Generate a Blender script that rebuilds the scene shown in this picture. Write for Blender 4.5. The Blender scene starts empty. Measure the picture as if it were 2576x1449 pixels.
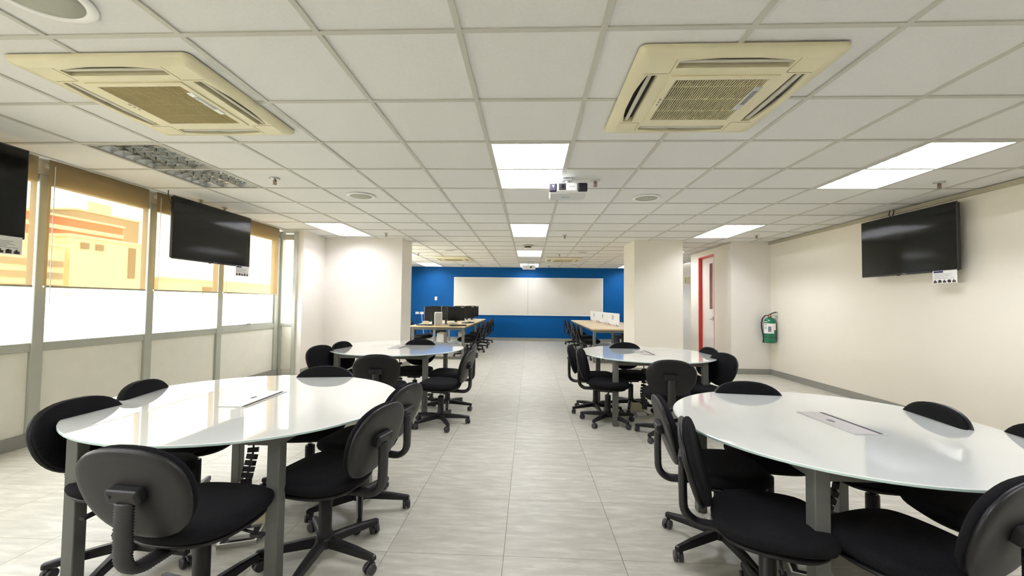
import bpy, bmesh, math, random
from mathutils import Vector, Matrix
random.seed(7)
R = math.radians
sc = bpy.context.scene
COL = sc.collection

# ------------------------------------------------------------------ camera, world, exposure
CZ = 1.268          # camera height
CE = 2.462          # ceiling height
cd = bpy.data.cameras.new('camera'); cam = bpy.data.objects.new('camera', cd); COL.objects.link(cam)
cd.sensor_fit = 'HORIZONTAL'; cd.sensor_width = 36.0; cd.lens = 1052.715 * 36 / 2576
cd.clip_start = 0.02; cd.clip_end = 300
yaw, pitch, roll = 0.04133, 0.03577, 0.01233
f = Vector((-math.sin(yaw) * math.cos(pitch), math.cos(yaw) * math.cos(pitch), math.sin(pitch)))
r = Vector((math.cos(yaw), math.sin(yaw), 0)); u = r.cross(f)
r2 = r * math.cos(roll) + u * math.sin(roll); u2 = -r * math.sin(roll) + u * math.cos(roll)
cam.matrix_world = Matrix(((r2.x, u2.x, -f.x, 0), (r2.y, u2.y, -f.y, 0), (r2.z, u2.z, -f.z, CZ), (0, 0, 0, 1)))
sc.camera = cam

w = bpy.data.worlds.new('world'); sc.world = w; w.use_nodes = True
wb = w.node_tree.nodes['Background']
wb.inputs[0].default_value = (0.98, 0.975, 1.0, 1); wb.inputs[1].default_value = 3.6
sc.view_settings.view_transform = 'Standard'; sc.view_settings.look = 'None'
sc.view_settings.gamma = 1.0; sc.view_settings.use_curve_mapping = False
sc.view_settings.exposure = 1.75
TUBE = 22.0         # strength of the fluorescent tubes
cy = sc.cycles
cy.max_bounces = 8; cy.diffuse_bounces = 5; cy.glossy_bounces = 4; cy.transmission_bounces = 4
cy.transparent_max_bounces = 12; cy.sample_clamp_indirect = 4.0; cy.sample_clamp_direct = 0
cy.caustics_reflective = False; cy.caustics_refractive = False
cy.use_denoising = True

# ------------------------------------------------------------------ materials
def srgb(c):
    return tuple(((x / 255 / 12.92) if x / 255 <= 0.04045 else ((x / 255 + 0.055) / 1.055) ** 2.4) for x in c)

def mat(name, col, rough=0.5, metal=0.0, spec=0.5, var=0.04, scale=8.0, bump=0.0, bscale=200.0, coat=0.0, emit=None, stretch=None, objvar=0.0):
    m = bpy.data.materials.new(name); m.use_nodes = True
    nt = m.node_tree; b = nt.nodes['Principled BSDF']
    c = srgb(col)
    tc = nt.nodes.new('ShaderNodeTexCoord'); mp = nt.nodes.new('ShaderNodeMapping')
    nt.links.new(tc.outputs['Object'], mp.inputs[0])
    if stretch: mp.inputs['Scale'].default_value = stretch
    n = nt.nodes.new('ShaderNodeTexNoise'); n.inputs['Scale'].default_value = scale; n.inputs['Detail'].default_value = 4
    nt.links.new(mp.outputs[0], n.inputs[0])
    rp = nt.nodes.new('ShaderNodeValToRGB')
    rp.color_ramp.elements[0].position = 0.3; rp.color_ramp.elements[1].position = 0.7
    rp.color_ramp.elements[0].color = (*[x * (1 - var) for x in c], 1)
    rp.color_ramp.elements[1].color = (*[min(1, x * (1 + var)) for x in c], 1)
    nt.links.new(n.outputs[0], rp.inputs[0])
    out = rp.outputs[0]
    if objvar:
        oi = nt.nodes.new('ShaderNodeObjectInfo'); mr = nt.nodes.new('ShaderNodeMapRange')
        mr.inputs[3].default_value = 1 - objvar; mr.inputs[4].default_value = 1 + objvar
        nt.links.new(oi.outputs['Random'], mr.inputs[0])
        hs = nt.nodes.new('ShaderNodeHueSaturation'); nt.links.new(mr.outputs[0], hs.inputs['Value'])
        nt.links.new(out, hs.inputs['Color']); out = hs.outputs[0]
    nt.links.new(out, b.inputs['Base Color'])
    b.inputs['Roughness'].default_value = rough; b.inputs['Metallic'].default_value = metal
    b.inputs['Specular IOR Level'].default_value = spec
    if coat: b.inputs['Coat Weight'].default_value = coat; b.inputs['Coat Roughness'].default_value = 0.02
    if bump:
        n2 = nt.nodes.new('ShaderNodeTexNoise'); n2.inputs['Scale'].default_value = bscale; n2.inputs['Detail'].default_value = 3
        nt.links.new(tc.outputs['Object'], n2.inputs[0])
        bp = nt.nodes.new('ShaderNodeBump'); bp.inputs['Strength'].default_value = bump; bp.inputs['Distance'].default_value = 0.002
        nt.links.new(n2.outputs[0], bp.inputs['Height']); nt.links.new(bp.outputs[0], b.inputs['Normal'])
    if emit:
        b.inputs['Emission Color'].default_value = (*emit[0], 1); b.inputs['Emission Strength'].default_value = emit[1]
    return m

M = {}
M['wall'] = mat('painted_wall', (232, 227, 218), 0.42, spec=0.35, var=0.012, scale=1.5, bump=0.15, bscale=120)
M['wall_yellow'] = mat('cream_wall', (232, 226, 211), 0.42, spec=0.35, var=0.012, scale=1.5, bump=0.15, bscale=120)
M['blue'] = mat('blue_wall', (0, 76, 134), 0.55, spec=0.15, var=0.03, scale=1.2, bump=0.1, bscale=120)
M['tile'] = mat('ceiling_tile', (223, 223, 219), 0.85, spec=0.2, var=0.02, scale=60, bump=0.35, bscale=260, objvar=0.025)
M['tbar'] = mat('ceiling_grid_metal', (192, 191, 180), 0.5, spec=0.4, var=0.02)
M['base'] = mat('grey_baseboard', (140, 139, 130), 0.5, var=0.03)
M['frame'] = mat('window_frame_paint', (176, 178, 166), 0.45, var=0.02)
M['panel'] = mat('sill_panel', (232, 229, 216), 0.6, var=0.02, bump=0.2, bscale=300)
M['trimgrey'] = mat('edge_trim', (172, 165, 143), 0.5)
M['ac'] = mat('aged_plastic', (220, 213, 178), 0.42, var=0.05, scale=3)
M['ac_in'] = mat('vent_dark', (40, 30, 28), 0.6)
M['vane'] = mat('vent_vane', (200, 196, 178), 0.4)
M['grille'] = mat('grille_plastic', (205, 196, 155), 0.45)
M['grille_b'] = mat('dusty_filter', (150, 136, 96), 0.8, var=0.08, scale=5)
M['tag'] = mat('display_strip', (120, 120, 120), 0.2)
M['white'] = mat('white_plastic', (235, 236, 232), 0.35, var=0.01)
M['whiteboard'] = mat('whiteboard_surface', (204, 201, 190), 0.12, spec=0.5, var=0.015, scale=1.0)
M['alu'] = mat('aluminium', (196, 198, 196), 0.3, metal=0.7, var=0.03)
M['mirror'] = mat('mirror_louvre', (205, 208, 205), 0.12, metal=1.0, var=0.05, scale=30)
M['louvre_lit'] = mat('louvre_whitened_as_lit', (238, 239, 238), 0.2, metal=0.7)  # same louvre as the mirror one, whitened so cells of lit fixtures look bright
M['house'] = mat('fixture_housing', (225, 226, 224), 0.35, metal=0.3)
M['glass_top'] = mat('white_back_painted_glass', (247, 251, 248), 0.03, spec=0.6, var=0.006, scale=2, coat=0.6)
M['glass_edge'] = mat('glass_edge', (190, 214, 206), 0.1, spec=0.6)
M['steel'] = mat('grey_powder_coat', (96, 97, 92), 0.42, spec=0.4, var=0.03, scale=20, bump=0.1, bscale=400)
M['fabric'] = mat('black_fabric', (22, 22, 24), 0.95, spec=0.15, var=0.25, scale=120, bump=0.6, bscale=900)
M['plastic'] = mat('black_plastic', (27, 27, 27), 0.42, spec=0.3, var=0.06, bump=0.15, bscale=500)
M['rubber'] = mat('bellows_rubber', (34, 34, 34), 0.5, var=0.05)
M['caster'] = mat('caster_grey', (52, 50, 52), 0.4)
M['chrome'] = mat('chrome', (190, 190, 190), 0.15, metal=1.0)
M['silver'] = mat('brushed_flap', (206, 202, 204), 0.3, metal=0.35, var=0.04, scale=40)
M['dark'] = mat('dark_slot', (36, 28, 36), 0.6)
M['screen'] = mat('tv_screen', (6, 9, 9), 0.10, spec=0.35, var=0.1, scale=2)
M['bezel'] = mat('tv_bezel', (20, 20, 22), 0.3)
M['paper'] = mat('paper', (236, 236, 230), 0.7, var=0.01)
M['ink'] = mat('blue_ink', (40, 48, 92), 0.6)
M['inkgrey'] = mat('grey_print', (120, 120, 125), 0.7)
M['inkdark'] = mat('dark_print', (62, 48, 48), 0.7)
M['green'] = mat('extinguisher_green', (18, 110, 78), 0.28, spec=0.5, var=0.03)
M['brass'] = mat('valve_brass', (150, 110, 90), 0.35, metal=0.8)
M['red'] = mat('red_paint', (196, 44, 40), 0.4, var=0.03)
M['doorw'] = mat('door_paint', (238, 234, 226), 0.4, var=0.01)
M['wired'] = mat('vision_panel_glass', (120, 74, 66), 0.15, var=0.1, scale=10)
M['wood'] = mat('maple_laminate', (222, 200, 160), 0.35, var=0.05, scale=6, stretch=(8, 1, 1))
M['deskleg'] = mat('desk_frame', (104, 106, 98), 0.45)
M['blackp'] = mat('monitor_black', (24, 24, 26), 0.35)
M['beige'] = mat('beige_box', (214, 206, 170), 0.5)
M['pcgrey'] = mat('light_grey_case', (198, 196, 184), 0.4)
M['cord'] = mat('dark_cord', (40, 36, 36), 0.5)
M['cordw'] = mat('white_cord', (225, 228, 228), 0.5)
M['speaker'] = mat('speaker_mesh', (168, 168, 154), 0.7, var=0.05, scale=300, bump=0.5, bscale=900)
M['sprink'] = mat('sprinkler_metal', (150, 120, 110), 0.3, metal=0.9)
M['projgrey'] = mat('projector_underside', (205, 206, 204), 0.45)
M['projdark'] = mat('projector_grille', (34, 30, 50), 0.4)
M['lens'] = mat('projector_lens', (20, 16, 24), 0.08, spec=0.8)
M['tube'] = mat('lit_tube', (255, 255, 255), 0.5, var=0, emit=((1.0, 1.005, 1.12), TUBE))
M['tube_off'] = mat('unlit_tube', (228, 230, 226), 0.3)
M['b_cream'] = mat('cream_render', (236, 226, 190), 0.8, var=0.04, scale=0.5)
M['b_red'] = mat('red_roofing', (190, 84, 60), 0.8, var=0.08, scale=1)
M['b_grey'] = mat('grey_concrete', (150, 140, 120), 0.8, var=0.1, scale=0.6)
M['b_dark'] = mat('dark_opening', (90, 80, 66), 0.6)
M['ground'] = mat('pale_concrete_ground', (190, 188, 178), 0.9, var=0.06, scale=0.3)

def floor_mat():
    m = bpy.data.materials.new('vinyl_floor_tile'); m.use_nodes = True
    nt = m.node_tree; b = nt.nodes['Principled BSDF']; N = nt.nodes.new; L = nt.links.new
    g = N('ShaderNodeNewGeometry'); oi = N('ShaderNodeObjectInfo')
    mp = N('ShaderNodeMapping'); mp.inputs['Scale'].default_value = (3.0, 15, 1)
    ad = N('ShaderNodeVectorMath'); ad.operation = 'MULTIPLY_ADD'
    L(oi.outputs['Random'], ad.inputs[0]); ad.inputs[1].default_value = (37, 91, 0); L(g.outputs['Position'], ad.inputs[2])
    L(ad.outputs[0], mp.inputs[0])
    n = N('ShaderNodeTexNoise'); n.inputs['Scale'].default_value = 1.6; n.inputs['Detail'].default_value = 6; n.inputs['Roughness'].default_value = 0.6
    n.inputs['Distortion'].default_value = 0.4
    L(mp.outputs[0], n.inputs[0])
    rp = N('ShaderNodeValToRGB'); e = rp.color_ramp.elements
    e[0].position = 0.32; e[0].color = (*srgb((182, 179, 166)), 1)
    e[1].position = 0.72; e[1].color = (*srgb((216, 213, 199)), 1)
    k = rp.color_ramp.elements.new(0.52); k.color = (*srgb((196, 193, 179)), 1)
    L(n.outputs[0], rp.inputs[0])
    mr = N('ShaderNodeMapRange'); mr.inputs[3].default_value = 0.965; mr.inputs[4].default_value = 1.035
    L(oi.outputs['Random'], mr.inputs[0])
    hs = N('ShaderNodeHueSaturation'); L(mr.outputs[0], hs.inputs['Value']); L(rp.outputs[0], hs.inputs['Color'])
    L(hs.outputs[0], b.inputs['Base Color'])
    b.inputs['Roughness'].default_value = 0.36; b.inputs['Specular IOR Level'].default_value = 0.32
    return m
M['floor'] = floor_mat()

def glass_mat():
    m = bpy.data.materials.new('clear_glass'); m.use_nodes = True
    nt = m.node_tree; nt.nodes.clear(); N = nt.nodes.new
    o = N('ShaderNodeOutputMaterial'); mx = N('ShaderNodeMixShader'); t = N('ShaderNodeBsdfTransparent'); gl = N('ShaderNodeBsdfGlossy')
    t.inputs[0].default_value = (0.97, 0.985, 0.975, 1); gl.inputs['Roughness'].default_value = 0.02
    lw = N('ShaderNodeLayerWeight'); lw.inputs[0].default_value = 0.5
    pw = N('ShaderNodeMath'); pw.operation = 'POWER'; pw.inputs[1].default_value = 5.0
    nt.links.new(lw.outputs['Facing'], pw.inputs[0])
    fr = N('ShaderNodeMath'); fr.operation = 'MULTIPLY_ADD'; fr.inputs[1].default_value = 0.5; fr.inputs[2].default_value = 0.03
    nt.links.new(pw.outputs[0], fr.inputs[0])
    nt.links.new(fr.outputs[0], mx.inputs[0]); nt.links.new(t.outputs[0], mx.inputs[1]); nt.links.new(gl.outputs[0], mx.inputs[2])
    nt.links.new(mx.outputs[0], o.inputs[0]); return m
M['glass'] = glass_mat()

def blind_mat():
    m = bpy.data.materials.new('sunscreen_blind_fabric'); m.use_nodes = True
    nt = m.node_tree; nt.nodes.clear(); N = nt.nodes.new; L = nt.links.new
    o = N('ShaderNodeOutputMaterial'); mx = N('ShaderNodeMixShader'); t = N('ShaderNodeBsdfTransparent')
    d = N('ShaderNodeBsdfDiffuse'); tl = N('ShaderNodeBsdfTranslucent'); m2 = N('ShaderNodeMixShader')
    t.inputs[0].default_value = (1.0, 0.88, 0.68, 1)
    d.inputs[0].default_value = (*srgb((140, 124, 94)), 1); tl.inputs[0].default_value = (*srgb((200, 160, 100)), 1)
    tc = N('ShaderNodeTexCoord'); mp = N('ShaderNodeMapping'); mp.inputs['Scale'].default_value = (1, 9, 0.6)
    n = N('ShaderNodeTexNoise'); n.inputs['Scale'].default_value = 3
    L(tc.outputs['Object'], mp.inputs[0]); L(mp.outputs[0], n.inputs[0])
    mr = N('ShaderNodeMapRange'); mr.inputs[3].default_value = 0.84; mr.inputs[4].default_value = 0.89
    L(n.outputs[0], mr.inputs[0]); L(mr.outputs[0], mx.inputs[0])
    m2.inputs[0].default_value = 0.14
    L(d.outputs[0], m2.inputs[1]); L(tl.outputs[0], m2.inputs[2])
    L(t.outputs[0], mx.inputs[1]); L(m2.outputs[0], mx.inputs[2]); L(mx.outputs[0], o.inputs[0]); return m
M['blind'] = blind_mat()

# ------------------------------------------------------------------ mesh helpers
class MB:
    def __init__(s): s.v = []; s.f = []; s.sm = []; s.mi = []; s.mats = []
    def m(s, mat_):
        if mat_ not in s.mats: s.mats.append(mat_)
        return s.mats.index(mat_)
    def add(s, V, F, smooth=False, mat_=None, mx=None):
        o = len(s.v); k = s.m(mat_) if mat_ else 0
        for p in V:
            q = Vector(p)
            if mx is not None: q = mx @ q
            s.v.append(tuple(q))
        for fc in F: s.f.append([i + o for i in fc]); s.sm.append(smooth); s.mi.append(k)
        return s
    def box(s, x0, x1, y0, y1, z0, z1, mat_=None, mx=None):
        V = [(x0, y0, z0), (x1, y0, z0), (x1, y1, z0), (x0, y1, z0), (x0, y0, z1), (x1, y0, z1), (x1, y1, z1), (x0, y1, z1)]
        F = [(0, 3, 2, 1), (4, 5, 6, 7), (0, 1, 5, 4), (1, 2, 6, 5), (2, 3, 7, 6), (3, 0, 4, 7)]
        return s.add(V, F, False, mat_, mx)
    def rings(s, rs, cap0=True, cap1=True, smooth=True, mat_=None, mx=None):
        n = len(rs[0]); V = [p for q in rs for p in q]; F = []
        for i in range(len(rs) - 1):
            for j in range(n):
                a = i * n + j; b_ = i * n + (j + 1) % n
                F.append((a, b_, b_ + n, a + n))
        s.add(V, F, smooth, mat_, mx)
        o = len(s.v) - len(V); k = s.m(mat_) if mat_ else 0
        if cap0: s.f.append([o + j for j in range(n)][::-1]); s.sm.append(False); s.mi.append(k)
        if cap1: s.f.append([o + (len(rs) - 1) * n + j for j in range(n)]); s.sm.append(False); s.mi.append(k)
        return s
    def lathe(s, prof, n=16, mat_=None, mx=None, cx=0, cy_=0, smooth=True):
        rs = [[(cx + rr * math.cos(2 * math.pi * j / n), cy_ + rr * math.sin(2 * math.pi * j / n), z) for j in range(n)] for rr, z in prof]
        return s.rings(rs, True, True, smooth, mat_, mx)
    def cyl(s, p, q, ra, rb=None, n=12, mat_=None):
        p, q = Vector(p), Vector(q); rb = ra if rb is None else rb
        d = (q - p); l = d.length; mx = Matrix.Translation(p) @ d.to_track_quat('Z', 'Y').to_matrix().to_4x4()
        return s.lathe([(ra, 0), (rb, l)], n, mat_, mx)
    def tube(s, pts, rad, n=8, mat_=None, sx=1.0):
        pts = [Vector(p) for p in pts]; rs = []
        up = Vector((1, 0, 0))
        for i, p in enumerate(pts):
            t = (pts[min(i + 1, len(pts) - 1)] - pts[max(i - 1, 0)]).normalized()
            a = up - t * up.dot(t)
            if a.length < 0.1: a = Vector((0, 1, 0)) - t * t.y
            a.normalize(); b_ = t.cross(a)
            rr = rad[i] if isinstance(rad, (list, tuple)) else rad
            rs.append([p + a * (rr * sx * math.cos(2 * math.pi * j / n)) + b_ * (rr * math.sin(2 * math.pi * j / n)) for j in range(n)])
        return s.rings(rs, True, True, True, mat_)
    def build(s, name, mat_=None, parent=None, loc=None, rz=0):
        me = bpy.data.meshes.new(name); me.from_pydata(s.v, [], s.f)
        if s.mats and mat_ is None:
            for q in s.mats: me.materials.append(q)
            me.polygons.foreach_set('material_index', s.mi)
        else: me.materials.append(mat_)
        me.polygons.foreach_set('use_smooth', s.sm)
        me.update()
        bm = bmesh.new(); bm.from_mesh(me); bmesh.ops.recalc_face_normals(bm, faces=bm.faces[:]); bm.to_mesh(me); bm.free()
        o = bpy.data.objects.new(name, me); COL.objects.link(o)
        if parent: o.parent = parent
        if loc: o.location = loc
        o.rotation_euler[2] = rz
        return o

def bevbox(name, x0, x1, y0, y1, z0, z1, bev, mat_, parent=None, seg=2, mx=None):
    bm = bmesh.new(); bmesh.ops.create_cube(bm, size=1)
    for v in bm.verts: v.co = Vector(((x0 + x1) / 2 + v.co.x * (x1 - x0), (y0 + y1) / 2 + v.co.y * (y1 - y0), (z0 + z1) / 2 + v.co.z * (z1 - z0)))
    bmesh.ops.bevel(bm, geom=bm.edges[:], offset=bev, segments=seg, affect='EDGES', profile=0.5)
    if mx is not None: bmesh.ops.transform(bm, matrix=mx, verts=bm.verts)
    me = bpy.data.meshes.new(name); bm.to_mesh(me); bm.free(); me.materials.append(mat_)
    o = bpy.data.objects.new(name, me); COL.objects.link(o)
    if parent: o.parent = parent
    return o

def tag(o, label=None, cat=None, group=None, kind=None):
    if label: o['label'] = label
    if cat: o['category'] = cat
    if group: o['group'] = group
    if kind: o['kind'] = kind
    return o
def thing(name, label, cat, loc=(0, 0, 0), rz=0, group=None):
    o = bpy.data.objects.new(name, None); COL.objects.link(o); o.empty_display_size = 0.1
    o.location = loc; o.rotation_euler[2] = rz
    return tag(o, label, cat, group)
def struct(o, label=None): o['kind'] = 'structure'; return tag(o, label)
def kids(o): return [c for c in ALLK.get(o.name, [])]
def copy_tree(o, parent=None):
    c = o.copy(); COL.objects.link(c)
    if parent is not None: c.parent = parent
    for ch in list(o.children): copy_tree(ch, c)
    return c

# ------------------------------------------------------------------ room shell
XL, XR, YB, YF = -4.28, 4.50, 14.13, -1.6
T = 0.12
fb = MB().box(XL - T, XR + 0.3, YF - T, YB + T, -0.15, -0.006).build('floor', mat('floor_bed', (120, 116, 106), 0.8)); struct(fb)
# floor tiles: pieces of the floor
fx0, fy0, fw, fd = -0.115, 2.14, 0.592, 0.605
cells = []
for i in range(-8, 9):
    for j in range(-7, 21):
        a, b_ = fx0 + fw * i, fx0 + fw * (i + 1); c_, d_ = fy0 + fd * j, fy0 + fd * (j + 1)
        a, b_, c_, d_ = max(a, XL), min(b_, XR + 0.1), max(c_, YF), min(d_, YB)
        if b_ - a < 0.03 or d_ - c_ < 0.03: continue
        cells.append((a, b_, c_, d_))
def vis(a, b_, c_, d_, h):
    cx_, cy_ = (a + b_) / 2, (c_ + d_) / 2
    if d_ < h: return 1e6 + abs(cy_)
    if abs(cx_) > 1.32 * d_ + 0.4: return 1e5 + abs(cy_)
    return math.hypot(cx_, cy_)
cells.sort(key=lambda q: vis(*q, 1.8))
g_ = 0.0012
fmesh = {}
def tile_box(a, b_, c_, d_, z0, z1, g):
    return MB().box(-(b_ - a) / 2 + g, (b_ - a) / 2 - g, -(d_ - c_) / 2 + g, (d_ - c_) / 2 - g, z0, z1)
def lay_tiles(cells, limit, parent, name, mat_, z0, z1, g, jit=0.0):
    rest = MB(); meshes = {}
    for k, (a, b_, c_, d_) in enumerate(cells):
        if k < limit:
            key = (round(b_ - a, 3), round(d_ - c_, 3))
            dz = random.uniform(0, jit)
            if key not in meshes:
                o = tile_box(a, b_, c_, d_, z0, z1, g).build(name, mat_, parent); meshes[key] = o.data
            else:
                o = bpy.data.objects.new(name, meshes[key]); COL.objects.link(o); o.parent = parent
            o.location = ((a + b_) / 2, (c_ + d_) / 2, dz)
        else: rest.box(a + g, b_ - g, c_ + g, d_ - g, z0, z1)
    if rest.v:
        o = rest.build(name, mat_, parent); o['kind'] = 'stuff'
lay_tiles(cells, 300, fb, 'floor_tile', M['floor'], -0.006, 0.0, g_)

# ceiling: slab + T grid + tiles
cx0, cy0, cw = -0.3234, 1.7936, 0.636
cb = MB()
cb.box(XL - T, XR + 0.3, YF - T, YB + T, CE + 0.16, CE + 0.3)
ceil = cb.build('ceiling', M['tile']); struct(ceil)
grid = MB(); h = 0.0135
xs = [cx0 + cw * i for i in range(-6, 8)]; ys = [cy0 + cw * j for j in range(-5, 20)]
for x in xs: grid.box(x - h, x + h, YF, YB, CE, CE + 0.03)
for y in ys:
    xx = [XL] + xs + [XR + 0.1]
    for a, b_ in zip(xx[:-1], xx[1:]): grid.box(a + h if a != XL else a, b_ - h if b_ < XR else b_, y - h, y + h, CE + 0.0005, CE + 0.03)
grid.build('ceiling_grid_bar', M['tbar'], ceil)['kind'] = 'stuff'
lights = []
for ci, i in enumerate((-5, 0, 5)):
    for rj, j in enumerate((-3, 2, 7, 12, 17)): lights.append((ci, rj, cx0 + cw * i + cw / 2, cy0 + cw * j + cw))  # nearest row is out of frame, added on the same pitch to light the front
def under_light(x, y): return any(abs(x - lx) < 0.3 and abs(y - ly) < 0.62 for _, _, lx, ly in lights)
cc = []
xx = [XL] + xs + [XR + 0.02]; yy = [YF] + ys + [YB]
for a, b_ in zip(xx[:-1], xx[1:]):
    for c_, d_ in zip(yy[:-1], yy[1:]):
        if b_ - a < 0.03 or d_ - c_ < 0.03: continue
        if under_light((a + b_) / 2, (c_ + d_) / 2): continue
        cc.append((a, b_, c_, d_))
cc.sort(key=lambda q: vis(*q, 1.5))
lay_tiles(cc, 300, ceil, 'ceiling_tile', M['tile'], CE + 0.006, CE + 0.018, 0.006, 0.003)

def slab(name, x0, x1, y0, y1, z0=0, z1=CE + 0.02, m_=None): return struct(MB().box(x0, x1, y0, y1, z0, z1).build(name, m_ or M['wall']))
# right side
slab('wall_right', XR, XR + T, YF - T, 8.0, m_=M['wall_yellow'])
slab('wall_right_recess', 3.78, XR + T, 8.0, 8.1)
dw = MB()   # wall with the door opening (X = 3.78)
DY0, DY1, DZ = 8.72, 9.52, 2.33
dw.box(3.78, 3.90, 8.1, DY0, 0, CE + .02).box(3.78, 3.90, DY1, 9.95, 0, CE + .02).box(3.78, 3.90, DY0, DY1, DZ, CE + .02)
struct(dw.build('wall_right_door_side', M['wall_yellow']))
slab('wall_right_corridor', 4.60, 4.72, 9.9, YB, m_=M['wall_yellow'])
slab('wall_right_corridor_near', 3.90, 4.72, 9.83, 9.95, m_=M['wall_yellow'])
slab('wall_right_pier', 1.95, 2.84, 7.86, 8.72, m_=M['wall_yellow'])
slab('wall_back', XL - T, 4.72, YB, YB + T, m_=M['blue'])
slab('wall_front', XL - T, XR + T, YF - T, YF)
# left pier block
slab('wall_left_pier', -3.88, -2.40, 7.77, 8.42)
slab('wall_left_pier_side', -4.02, -3.88, 7.0, 8.42)
# baseboards
def bb(name, x0, x1, y0, y1): struct(MB().box(x0, x1, y0, y1, 0, 0.1).build(name, M['base']))
bb('baseboard_right', XR - .012, XR, YF, 8.0)
bb('baseboard_right_recess', 3.78, XR - .012, 7.988, 8.0)
bb('baseboard_right_door_side', 3.768, 3.78, 8.1, DY0 - .06)
bb('baseboard_back', XL, 4.6, YB - .012, YB)
bb('baseboard_right_pier', 1.938, 2.852, 7.848, 7.86); bb('baseboard_right_pier_side', 1.938, 1.95, 7.86, 8.72)
bb('baseboard_left_pier', -3.88, -2.388, 7.758, 7.77); bb('baseboard_left_pier_side', -2.40, -2.388, 7.77, 8.42)
bb('baseboard_left_pier_return', -3.88, -3.868, 7.0, 7.77)
bb('baseboard_left', XL + .0, XL + .045, YF, 6.95)
struct(MB().box(XR - .03, XR, YF, 8.0, CE - .045, CE).build('trim_1', M['trimgrey']))
struct(MB().box(3.75, 3.78, 7.97, 9.95, CE - .02, CE).build('trim_2', M['tbar']))

# left window wall : lower panels, rails, posts
posts = [-1.56, -0.5, 0.33, 1.36, 2.42, 3.47, 4.53, 5.60, 6.90]
wl = MB()
wl.box(XL - T, XL, YF - T, 6.96, 0.0, 0.10).box(XL - T, XL, YF - T, 6.96, 2.30, CE + .1)
wl.box(XL - T, XL, 8.42, YB, 0, 0.85).box(XL - T, XL, 8.42, YB, 2.3, CE + .1).box(XL - T, XL, 8.42, 8.6, 0, CE)
wl.box(XL - T, XL, 12.2, YB, 0.85, 2.3)
struct(wl.build('wall_left', M['wall']))
wf = bpy.data.objects.new('wall_left_window_frame', None); COL.objects.link(wf); wf['kind'] = 'structure'
for k, y in enumerate(posts):
    wd = 0.045 if k != len(posts) - 1 else 0.055
    bevbox('frame_post', XL - 0.06, XL + 0.03, y - wd, y + wd, 0.0, 2.34, 0.004, M['frame'], wf, 1)
for a, b_ in zip(posts[:-1], posts[1:]):
    bevbox('sill_rail', XL - 0.06, XL + 0.022, a + .045, b_ - .045, 0.80, 0.875, 0.003, M['frame'], wf, 1)
    bevbox('head_rail', XL - 0.06, XL + 0.015, a + .045, b_ - .045, 2.27, 2.34, 0.003, M['frame'], wf, 1)
    bevbox('sill_panel', XL - 0.04, XL + 0.005, a + .045, b_ - .045, 0.10, 0.80, 0.003, M['panel'], wf, 1)
win = 0
def pane(x0, x1, y0, y1, z0, z1):
    global win; win += 1
    p = bpy.data.objects.new('window_%d' % win, None); COL.objects.link(p); p['kind'] = 'structure'
    MB().box(x0, x1, y0, y1, z0, z1).build('window_pane', M['glass'], p)
    return p
for a, b_ in zip(posts[:-1], posts[1:]):
    p = pane(XL - 0.03, XL - 0.024, a + .045, b_ - .045, 0.875, 2.27)
    if a == 5.60:   # opening sash with an inner frame and a latch
        for q in ((a + .045, a + .075, .875, 2.27), (b_ - .085, b_ - .055, .875, 2.27)):
            bevbox('sash_stile', XL - .045, XL + .01, q[0], q[1], q[2], q[3], .003, M['frame'], p, 1)
        bevbox('sash_rail', XL - .045, XL + .01, a + .075, b_ - .085, .875, .90, .003, M['frame'], p, 1)
        bevbox('latch', XL + .0, XL + .03, 6.18, 6.26, .90, .915, .004, M['alu'], p, 1)
pane(XL - 0.03, XL - 0.024, 8.6, 12.2, 0.85, 2.3)
# narrow window facing the room beside the left pier
sw = MB()
sw.box(XL - .06, -4.02, 7.0, 7.06, 0, .10).box(XL - .06, -4.02, 7.0, 7.06, 2.42, CE + .02)
struct(sw.build('wall_left_return', M['wall']))
nf = bpy.data.objects.new('wall_left_return_frame', None); COL.objects.link(nf); nf['kind'] = 'structure'
bevbox('frame_post', XL - .06, -4.215, 6.955, 7.05, 0, 2.44, .003, M['frame'], nf, 1)
bevbox('frame_post', -4.03, -3.975, 6.96, 7.05, 0, 2.44, .003, M['frame'], nf, 1)
bevbox('sill_rail', -4.215, -4.03, 6.965, 7.05, .83, .875, .003, M['frame'], nf, 1)
bevbox('head_rail', -4.215, -4.03, 6.965, 7.05, 2.30, 2.40, .003, M['trimgrey'], nf, 1)
bevbox('sill_panel', -4.215, -4.03, 6.985, 7.03, .10, .83, .003, M['panel'], nf, 1)
pane(-4.215, -4.03, 7.0, 7.006, .875, 2.30)

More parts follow.
